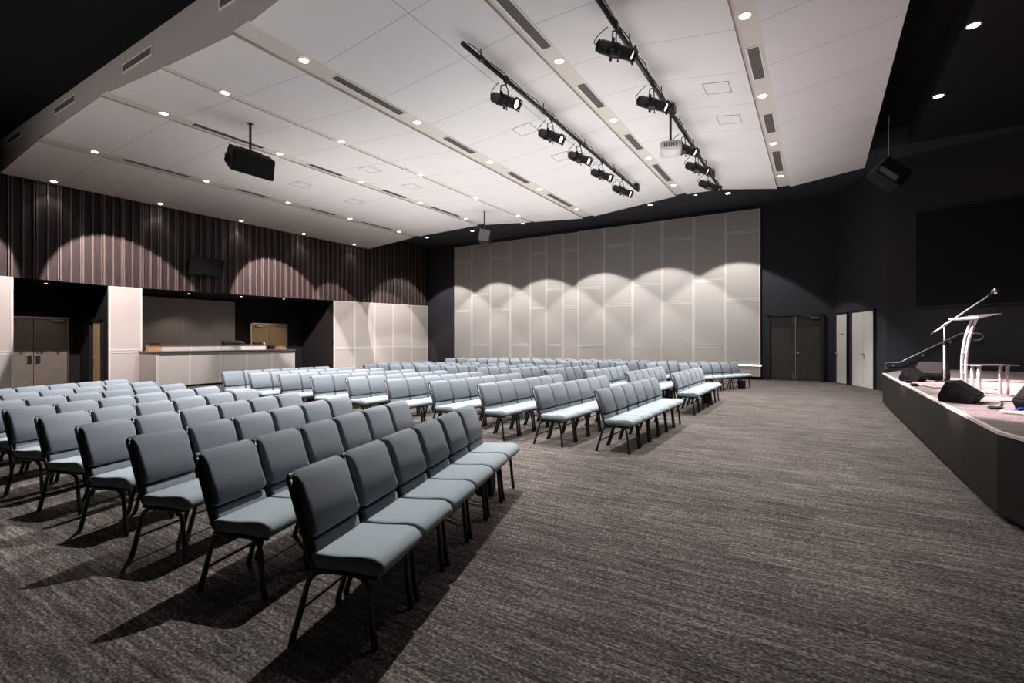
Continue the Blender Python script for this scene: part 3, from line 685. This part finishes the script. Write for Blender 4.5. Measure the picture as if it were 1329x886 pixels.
def grille(label, x, y0, y1, wd=.20, loc=None, vert=False, group='slotted air grilles in the white ceiling'):
    L = y1-y0
    t = thing('air_grille', label, 'air grille', loc or (x, (y0+y1)/2, cz(x)-.001), 0, group)
    if vert: t.rotation_euler = (PI/2, 0, PI/2)   # handled below
    h = wd/2; b = .022
    bm = bmesh.new()
    for a in ((-h-b, -h, -L/2-b, L/2+b), (h, h+b, -L/2-b, L/2+b), (-h, h, -L/2-b, -L/2), (-h, h, L/2, L/2+b)): bx(bm, a[0], a[1], a[2], a[3], -.012, 0)
    link('grille_frame', bm, M['ring'], t)
    bm = bmesh.new(); bx(bm, -h, h, -L/2, L/2, -.003, 0); link('grille_backing', bm, M['slot'], t)
    bm = bmesh.new(); n = 5
    for k in range(n): bx(bm, -h+(k+.5)*wd/n-.006, -h+(k+.5)*wd/n+.006, -L/2, L/2, -.010, -.003)
    link('louvre', bm, M['louvre'], t)
    return t
GY = [(5.75, 7.42), (8.80, 9.90), (11.53, 12.60), (13.90, 15.58)]
for x, d in [(-.89, 'nearest the stage'), (-3.90, 'second from the stage'), (-7.26, 'third from the stage'), (-12.15, 'fifth from the stage'), (-15.88, 'sixth from the stage')]:
    for j, (a, b) in enumerate(GY):
        if x == -.89 and j == 0: a = 6.0
        grille('long slotted air grille in the ceiling strip %s, %s from the camera' % (d, ORD[j]), x, a, b, .17)
for i, (a, b, z) in enumerate([(-18.45, -17.30, 6.83), (-14.88, -13.70, 6.785), (-11.31, -10.13, 6.71), (-7.85, -6.67, 6.70)]):
    t = grille('slotted air grille on the vertical bulkhead face, %s from the left' % ORD[i], 0, a, b, .13, loc=((a+b)/2, Y0-.001, z), group='air grilles on the bulkhead face')
    t.rotation_euler = (PI/2, PI/2, 0)
    t.rotation_euler = Matrix(((0, 1, 0), (0, 0, 1), (1, 0, 0))).to_euler()
for i, (x, y, lab) in enumerate([(-1.61, 9.93, 'nearer of the two square hatches beside the strip nearest the stage'), (-1.62, 11.48, 'farther of the two square hatches beside the strip nearest the stage'),
        (-5.62, 9.63, 'nearer square hatch just left of the left lighting bar'), (-5.62, 11.53, 'farther square hatch just left of the left lighting bar'),
        (-10.72, 9.7, 'nearer square hatch above the centre of the room, right of the large speaker'), (-10.78, 11.45, 'farther square hatch above the centre of the room'),
        (-13.8, 9.65, 'nearer square hatch over the left seating near the slat wall'), (-13.85, 11.8, 'farther square hatch over the left seating near the slat wall')]):
    w2 = .23; t = thing('access_hatch', lab, 'hatch', (x, y, cz(x)), 0, 'square access hatches in the ceiling')
    def strip(bm, x0, x1, y0, y1, th):
        vs = [bm.verts.new((xx, yy, cz(x+xx)-cz(x)-d-.0005)) for d in (.0, th) for xx, yy in ((x0, y0), (x1, y0), (x1, y1), (x0, y1))]
        bm.faces.new(vs[:4]); bm.faces.new(vs[4:][::-1])
        for q in range(4): bm.faces.new((vs[q], vs[(q+1) % 4], vs[4+(q+1) % 4], vs[4+q]))
    bm = bmesh.new()
    for e in ((-w2, -w2+.014, -w2, w2), (w2-.014, w2, -w2, w2), (-w2+.014, w2-.014, -w2, -w2+.014), (-w2+.014, w2-.014, w2-.014, w2)): strip(bm, *e, .006)
    link('hatch_reveal', bm, M['reveal'], t)
    bm = bmesh.new(); strip(bm, -w2+.014, w2-.014, -w2+.014, w2-.014, .003); link('hatch_door', bm, M['hatch'], t)
t = thing('smoke_detector', 'small round smoke detector on the fourth ceiling strip', 'smoke detector', (-9.69, 10.1, cz(-9.69)-.001))
bm = bmesh.new(); lathe(bm, [(.055, 0), (.055, .02), (.035, .045), (.02, .05)], 16, Matrix.Rotation(-PI/2, 4, 'X')); link('detector_body', bm, M['ring'], t, True)
bm = bmesh.new(); lathe(bm, [(.012, .05), (.012, .054)], 10, Matrix.Rotation(-PI/2, 4, 'X')); link('indicator', bm, M['slot'], t)

# ---- lighting bars with lanterns
def lighting_bar(label, x, y0, y1, z, hangs, junction):
    t = thing('lighting_bar', label, 'lighting bar', (x, (y0+y1)/2, z), 0, 'black lighting bars under the ceiling')
    c = (y0+y1)/2
    bm = bmesh.new(); tube(bm, [(0, y0-c, 0), (0, y1-c, 0)], .038, 10); link('bar_tube', bm, M['pipe'], t, True)
    for y in hangs:
        bm = bmesh.new(); tube(bm, [(0, y-c, .03), (0, y-c, cz(x)-z-.002)], .010, 6); tube(bm, [(0, y-c-.05, 0), (0, y-c+.05, 0)], .047, 8)
        link('hanger', bm, M['pipe'], t)
    for y in junction:
        bm = bmesh.new(); bx(bm, -.07, .07, y-c-.09, y-c+.09, .02, .16); link('junction_box', bm, M['pipe'], t)
    bm = bmesh.new()
    pts = []
    n = int((y1-y0)/.25)
    for i in range(n+1): pts.append((.03+.015*math.sin(i*1.7), y0-c+.1+i*(y1-y0-.2)/n, .05+.02*math.sin(i*2.3)))
    tube(bm, pts, .009, 5); link('supply_cable', bm, M['cable'], t)
    return t
BZ = 6.20; SC = 1.068
lighting_bar('black lighting bar carrying five spotlights over the seating, farther from the stage', -4.46*SC, 5.8*SC, 14.2*SC, BZ, [6.7, 8.9, 11.0, 13.0, 14.9], [15.0])
lighting_bar('black lighting bar nearer the stage carrying spotlights and the projector', -2.40*SC, 5.3, 15.1*SC, BZ, [6.0, 7.7, 9.6, 11.1, 12.5, 14.1, 15.8], [10.4, 15.0])
lant0 = None
def lantern_proto():
    """stage spotlight, beam along local -X... origin at the clamp on the bar"""
    t = thing('stage_spotlight', 'x', 'spotlight', (0, 0, 0), 0, 'black stage spotlights on the bars')
    T = Matrix.Translation((0, 0, -.38)) @ Matrix.Rotation(math.radians(-28), 4, 'X') @ Matrix.Diagonal((1.15, 1.2, 1.15, 1))
    bm = bmesh.new(); lathe(bm, [(.035, -.24), (.075, -.235), (.085, -.22), (.085, -.10), (.092, -.09), (.092, .02), (.078, .03), (.078, .20), (.082, .20), (.082, .235), (.07, .235), (.066, .20)], 18, T, cap=False)
    link('lamp_body', bm, M['lantern'], t, True)
    bm = bmesh.new(); lathe(bm, [(.07, -.25), (.078, -.262), (.05, -.275)], 16, T); link('rear_cap', bm, M['lantern'], t)
    bm = bmesh.new(); lathe(bm, [(.02, .196), (.066, .198), (.066, .203)], 18, T); link('lens', bm, M['warm_lens'], t)
    bm = bmesh.new()
    for a in ((-.085, -.072, .23, .245, -.085, .085), (.072, .085, .23, .245, -.085, .085), (-.072, .072, .23, .245, .072, .085), (-.072, .072, .23, .245, -.085, -.072)): bx(bm, *a, 0, T)
    link('gel_frame', bm, M['lantern'], t)
    bm = bmesh.new()
    for k in range(4):
        a = math.radians(45+90*k); bx(bm, -.012, .012, -.08, -.05, .085, .14, 0, T @ Matrix.Rotation(a, 4, 'Y'))
    link_loose('shutter_handle', bm, M['lantern'], t)
    bm = bmesh.new()
    c = T @ Vector((0, -.03, 0))
    for e in (-1, 1): tube(bm, [c+Vector((e*.105, 0, 0)), c+Vector((e*.125, 0, .10)), c+Vector((e*.10, 0, .23)), Vector((0, 0, -.09))], .011, 6)
    tube(bm, [(0, 0, -.10), (0, 0, -.04)], .018, 8); link('yoke', bm, M['lantern'], t)
    bm = bmesh.new(); bx(bm, -.05, .05, -.025, .025, -.055, .055); bx(bm, .04, .10, -.012, .012, -.012, .012); bmesh.ops.bevel(bm, geom=bm.edges[:], offset=.006, segments=1, affect='EDGES'); link('hook_clamp', bm, M['pipe'], t)
    bm = bmesh.new(); q = T @ Vector((0, -.27, 0))
    tube(bm, arc(q, q+Vector((.02, -.16, .06)), (0.05, -.12, -.02), 6), .008, 5); link('tail_cable', bm, M['cable'], t)
    bm = bmesh.new()
    for e in (-1, 1):
        k = T @ Vector((e*.11, -.03, 0)); tube(bm, [k, k+Vector((e*.045, 0, 0))], .018, 8)
    k = T @ Vector((0, .06, -.085)); tube(bm, [k, k+Vector((0, 0, -.05))], [.008, .016], 8)
    link_loose('locking_knob', bm, M['frame'], t)
    return t
lp = lantern_proto(); first = True
BL = [(-4.46, 7.0, 'spotlight nearest the camera on the left lighting bar'), (-4.46, 8.68, 'second spotlight from the camera on the left lighting bar'), (-4.46, 10.05, 'third spotlight from the camera on the left lighting bar'),
      (-4.46, 11.35, 'fourth spotlight from the camera on the left lighting bar'), (-4.46, 12.85, 'farthest spotlight on the left lighting bar'),
      (-2.38, 6.60, 'largest looking spotlight, nearest the camera on the right lighting bar'), (-2.38, 8.42, 'second spotlight from the camera on the right lighting bar'), (-2.38, 10.75, 'spotlight just beside the white projector on the right lighting bar'),
      (-2.38, 12.1, 'spotlight just beyond the projector on the right lighting bar'), (-2.38, 13.65, 'farthest spotlight on the right lighting bar')]
for i, (x, y, lab) in enumerate(BL):
    x *= SC; y *= SC
    rz = math.radians(-90 + [-4, -6, -8, -8, -6, 6, -6, -8, -8, -4][i])
    if first: o = lp; o.location = (x, y, BZ); o.rotation_euler = (0, 0, rz); o['label'] = 'black '+lab; first = False
    else: o = dup(lp, (x, y, BZ), rz, 'black '+lab)
    bpy.context.view_layer.update()
    Mx = o.matrix_world; a = Mx @ (Matrix.Translation((0, 0, -.38)) @ Matrix.Rotation(math.radians(-28), 4, 'X') @ Vector((0, .32, 0)))
    tg = Vector((2.75+.3*(i % 3), [7.2, 8.6, 9.8, 11.2, 12.4, 8.0, 9.2, 10.4, 11.8, 12.8][i], SH))
    lamp('SPOT', 'spotlight_beam', a, P_STAGE*(.8 if i < 5 else .6), (1, .74, .80), tg, 16, .45, .04)

t = thing('projector', 'white projector hanging from the right lighting bar', 'projector', (-2.60, 10.45, 5.50), math.radians(-75))
bm = bmesh.new(); prism(bm, rrect(.52, .42, .07), 'z', -.09, .09); bmesh.ops.bevel(bm, geom=[e for e in bm.edges if abs(e.verts[0].co.z-e.verts[1].co.z) < 1e-5], offset=.025, segments=2, affect='EDGES'); link('projector_body', bm, M['white_plastic'], t, True)
bm = bmesh.new(); lathe(bm, [(.06, .19), (.065, .25), (.05, .25)], 16); link('lens_barrel', bm, M['frame'], t)
bm = bmesh.new()
for k in range(6): bx(bm, .259, .263, -.13+.045*k, -.11+.045*k, -.04, .04)
link_loose('vent_slot', bm, M['slot'], t)
bm = bmesh.new(); tube(bm, [(0, 0, .09), (0, 0, cz(-2.6)-5.5-.002)], .025, 8); bx(bm, -.12, .12, -.02, .02, .09, .11); bx(bm, -.02, .02, -.12, .12, .09, .11); link('mounting_pole', bm, M['pipe'], t)

# ---- hanging loudspeakers
t = thing('hanging_speaker', 'large black speaker hanging on a pole from the left ceiling', 'speaker', (-10.72, 6.25, 5.5), 0)
SP = [(-.02, .27), (.19, .08), (.07, -.33), (-.27, -.05)]
prf = [(-.06, .27), (.16, .11), (.09, -.32), (-.02, -.30), (-.27, -.05)]
bm = bmesh.new(); prism(bm, prf, 'y', -.44, .50); bmesh.ops.bevel(bm, geom=bm.edges[:], offset=.012, segments=2, affect='EDGES'); link('speaker_cabinet', bm, M['speaker'], t)
bm = bmesh.new()
dvec = Vector((.09-.16, 0, -.32-.11)).normalized(); nn = Vector((-dvec.z, 0, dvec.x))
p0 = Vector((.16, 0, .11))+dvec*.02; p1 = Vector((.09, 0, -.32))-dvec*.02
if nn.x < 0: nn = -nn
vs = [bm.verts.new(p+Vector((0, yy, 0))+nn*dd) for yy in (-.42, .48) for p, dd in ((p0, .001), (p1, .001), (p1, .010), (p0, .010))]
bm.faces.new(vs[:4]); bm.faces.new(vs[4:][::-1])
for i in range(4): bm.faces.new((vs[i], vs[(i+1) % 4], vs[4+(i+1) % 4], vs[4+i]))
link('speaker_grill', bm, M['speaker'], t)
bm = bmesh.new(); tube(bm, [(0, 0, .15), (0, 0, cz(-10.72)-5.5-.002)], .026, 8); lathe(bm, [(.07, 0), (.07, .01)], 12, Matrix.Translation((0, 0, cz(-10.72)-5.5-.002)) @ Matrix.Rotation(-PI/2, 4, 'X')); link('mounting_pole', bm, M['pipe'], t)
bm = bmesh.new(); bx(bm, -.05, .05, -.25, .25, .20, .24); bx(bm, -.02, .02, -.25, -.22, .0, .22); bx(bm, -.02, .02, .22, .25, .0, .22); link('yoke_bracket', bm, M['pipe'], t)
bm = bmesh.new()
for k in range(6): bx(bm, -.20+.04*k, -.185+.04*k, -.452, -.444, -.08-.01*k, .10-.02*k)
link_loose('rear_fin', bm, M['grill'], t)
t = thing('hanging_speaker', 'small grey fronted speaker hanging by a pole before the far panels', 'speaker', (-10.5, 15.0, 5.42), math.radians(25))
bm = bmesh.new(); prism(bm, [(-.22, -.22), (.2, -.30), (.28, .16), (-.15, .26)], 'y', -.20, .25); bmesh.ops.bevel(bm, geom=bm.edges[:], offset=.01, segments=2, affect='EDGES'); link('speaker_cabinet', bm, M['speaker'], t)
bm = bmesh.new(); prism(bm, [(-.19, -.19), (.18, -.26), (.25, .14), (-.13, .23)], 'y', -.212, -.201); link('speaker_grill', bm, M['grey_grill'], t)
bm = bmesh.new(); tube(bm, [(0, 0, .2), (0, 0, cz(-10.5)-5.42-.003)], .028, 8); bx(bm, -.14, .14, -.05, .05, .2, .24); link('mounting_pole', bm, M['pipe'], t)
t = thing('hanging_speaker', 'black speaker hanging on a wire beside the dark stage ceiling', 'speaker', (1.32, 13.5, 5.15), math.radians(20))
R = Matrix.Rotation(math.radians(38), 4, 'Y')
bm = bmesh.new(); bx(bm, -.30, .30, -.25, .25, -.19, .19, 0, R); bmesh.ops.bevel(bm, geom=bm.edges[:], offset=.012, segments=2, affect='EDGES'); link('speaker_cabinet', bm, M['speaker'], t)
bm = bmesh.new(); bx(bm, -.27, .27, -.23, .23, -.202, -.191, 0, R); link('speaker_grill', bm, M['speaker'], t)
bm = bmesh.new(); bx(bm, -.27, .14, -.262, -.251, -.17, -.06, 0, R); link('horn_flare', bm, M['grey_grill'], t)
bm = bmesh.new(); tube(bm, [(0, 0, .15), (0, 0, 2.249)], .006, 5); tube(bm, [(0, 0, .25), (0, 0, .35)], .02, 8); tube(bm, [(0, 0, 1.15), (0, 0, 1.28)], .018, 8); link('suspension_wire', bm, M['steel'], t)

# wall switch and a streak of spilled light
t = thing('wall_switch', 'small white control plate on the tall far panels', 'switch', (-4.72, BW-.139, 1.5))
bm = bmesh.new(); bx(bm, -.05, .05, -.012, 0, -.06, .06); bmesh.ops.bevel(bm, geom=bm.edges[:], offset=.004, segments=2, affect='EDGES'); link('switch_plate', bm, M['white_plastic'], t)
bm = bmesh.new(); bx(bm, -.02, .02, -.018, -.012, -.03, .02); link('rocker', bm, M['slot'], t)
t = thing('light_streak', 'glowing streak of spilled light low on the panel beside the black doors', 'light', (-2.42, BW-.14, .56))  # glowing piece stands in for light spilled on the panel, no lamp there
bm = bmesh.new(); bx(bm, -.58, .56, -.02, 0, -.03, .03); link('streak_backing', bm, M['ring'], t)
bm = bmesh.new(); bx(bm, -.57, .55, -.032, -.02, -.025, .025); link('streak_glow', bm, M['strip'], t)

# ================================================================= CHAIRS
def make_chair(w):
    t = thing('auditorium_chair', 'x', 'chair', (0, 0, 0), 0, 'g')
    hw = w/2
    # seat cushion with waterfall front; local +Y is forward, origin below the top of the back
    sp = [(.11, .39), (.12, .43), (.15, .447), (.29, .452), (.44, .462), (.49, .456), (.525, .435), (.54, .40), (.525, .375), (.48, .368), (.30, .374), (.15, .374)]
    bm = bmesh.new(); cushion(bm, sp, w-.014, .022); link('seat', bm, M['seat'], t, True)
    # back: lean from (y .135, z .42) to (0, .85)
    def P(y, z): return (y+.135*(1-(z-.42)/.43), z)
    up = [P(.0, .518), P(.035, .515), P(.055, .538), P(.058, .68), P(.052, .79), P(.035, .828), P(.005, .84), P(-.005, .83), P(-.005, .6)]
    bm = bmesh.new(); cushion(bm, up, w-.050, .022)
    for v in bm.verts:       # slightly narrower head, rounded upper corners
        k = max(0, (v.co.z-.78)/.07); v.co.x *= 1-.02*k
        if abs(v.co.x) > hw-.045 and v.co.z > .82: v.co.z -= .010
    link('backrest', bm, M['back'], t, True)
    lo = [P(.0, .37), P(.026, .37), P(.030, .44), P(.030, .496), P(.0, .502)]
    bm = bmesh.new(); cushion(bm, lo, w-.055, .012); link('lumbar_panel', bm, M['back'], t, True)
    sh = [P(-.025, .40), P(-.001, .39), P(.002, .60), P(-.002, .822), P(-.012, .832), P(-.03, .81)]
    bm = bmesh.new(); cushion(bm, sh, w-.022, .010); link('back_shell', bm, M['shell'], t, True)
    # frame: side posts, seat rails, legs
    bm = bmesh.new()
    for e in (-1, 1): tube(bm, [(e*(hw-.016), P(-.01, .34)[0]+.015, .365), (e*(hw-.014), *P(-.008, .42)), (e*(hw-.014), *P(-.008, .80))], .0135, 8)
    link_loose('back_post', bm, M['frame'], t, True)
    bm = bmesh.new()
    for e in (-1, 1): tube(bm, [(e*(hw-.03), .12, .36), (e*(hw-.03), .25, .358), (e*(hw-.03), .42, .358), (e*(hw-.03), .50, .36)], .013, 6)
    tube(bm, [(-hw+.03, .20, .358), (hw-.03, .20, .358)], .011, 6); tube(bm, [(-hw+.03, .44, .358), (hw-.03, .44, .358)], .011, 6)
    link('seat_frame', bm, M['frame'], t)
    for e in (-1, 1):
        bm = bmesh.new(); x = e*(hw-.034)
        tube(bm, arc((x, .24, .355), (x, .12, .36), (x, .095, .27), 5)+[Vector((x, .045, .10)), Vector((x, .012, .0))], [.014]*6+[.0165, .0175], 8); link('leg', bm, M['frame'], t, True)
        bm = bmesh.new()
        tube(bm, arc((x, .34, .355), (x, .435, .36), (x, .445, .27), 5)+[Vector((x, .462, .10)), Vector((x, .475, .0))], [.014]*6+[.0165, .0175], 8); link('leg', bm, M['frame'], t, True)
    bm = bmesh.new(); tube(bm, [(-hw+.03, .055, .14), (hw-.03, .055, .14)], .009, 6); link('stretcher', bm, M['frame'], t)
    return t
CT, STH = math.cos(math.radians(31.8)), math.sin(math.radians(31.8))
def in_view(x, y):
    for dx, dy, z in ((0, -.25, .85), (0, .25, .85), (.5, -.25, .42), (.5, .25, .42)):
        X = CT*(x+dx)+STH*(y+dy); Z = -STH*(x+dx)+CT*(y+dy)
        if Z > .3 and abs(X/Z*640) < 664.5: return True
    return False
blocks = []
A = []
for k in range(9): A.append(((-2.27-.90*k, 1.505-.008*k), (-3.11-.915*k, 4.19-.045*k), 6))
B = [((-2.60-.95*k, 6.34-.055*k), (-2.60-.945*k, 9.26-.07*k), 6) for k in range(10)]
Cc = [((-2.60-.95*k, 10.44-.07*k), (-2.60-.95*k, 13.38-.07*k), 6) for k in range(10)]
D = [((-3.55-.96*k, 14.98-.03*k), (-2.28-.98*k, 17.85-.03*k), 6) for k in range(10)]
blocks = [('nearest the camera', A), ('second from the camera', B), ('third from the camera', Cc), ('farthest from the camera', D)]
protos = {}
for bname, rows in blocks:
    for ri, (p, q, n) in enumerate(rows):
        p, q = Vector(p), Vector(q); d = (q-p).normalized(); pitch = (q-p).length/n
        key = .455 if bname.startswith('nearest') else .485
        f = Vector((d.y, -d.x)); rz = math.atan2(-f.x, f.y)
        for i in range(n):
            c = p+d*pitch*(i+.5)
            if not in_view(c.x, c.y): continue
            lab = 'blue-grey chair %s from far end, %s row from the stage, block %s' % (ORD[n-1-i], ORD[ri], bname)
            grp = 'blue-grey chairs in the block '+bname
            if key not in protos:
                o = make_chair(key); protos[key] = o; o.location = (c.x, c.y, 0); o.rotation_euler = (0, 0, rz); o['label'] = lab; o['group'] = grp
            else: dup(protos[key], (c.x, c.y, 0), rz, lab, grp)
# black boxes tucked beneath end seats
for (x, y, rz, lab) in [(-2.80, 4.02, 0.3, 'black box on the carpet under the end seats of the nearest front row'), (-2.28, 12.66, 0, 'black box on the carpet under the front row, third block from the camera'),
                    (-3.26, 12.95, 0, 'black box on the carpet under the second row, third block from the camera'), (-2.06, 17.25, -.4, 'black box on the carpet under the front row of the farthest block')]:
    t = thing('cable_box', lab, 'box', (x, y, .001), rz, 'black boxes under the seats')
    bm = bmesh.new(); bx(bm, -.08, .08, -.09, .09, 0, .24); bmesh.ops.bevel(bm, geom=bm.edges[:], offset=.008, segments=2, affect='EDGES'); link('box_body', bm, M['speaker'], t)
    bm = bmesh.new(); bx(bm, -.085, .085, -.095, .095, .241, .255); link('box_lid', bm, M['frame'], t)
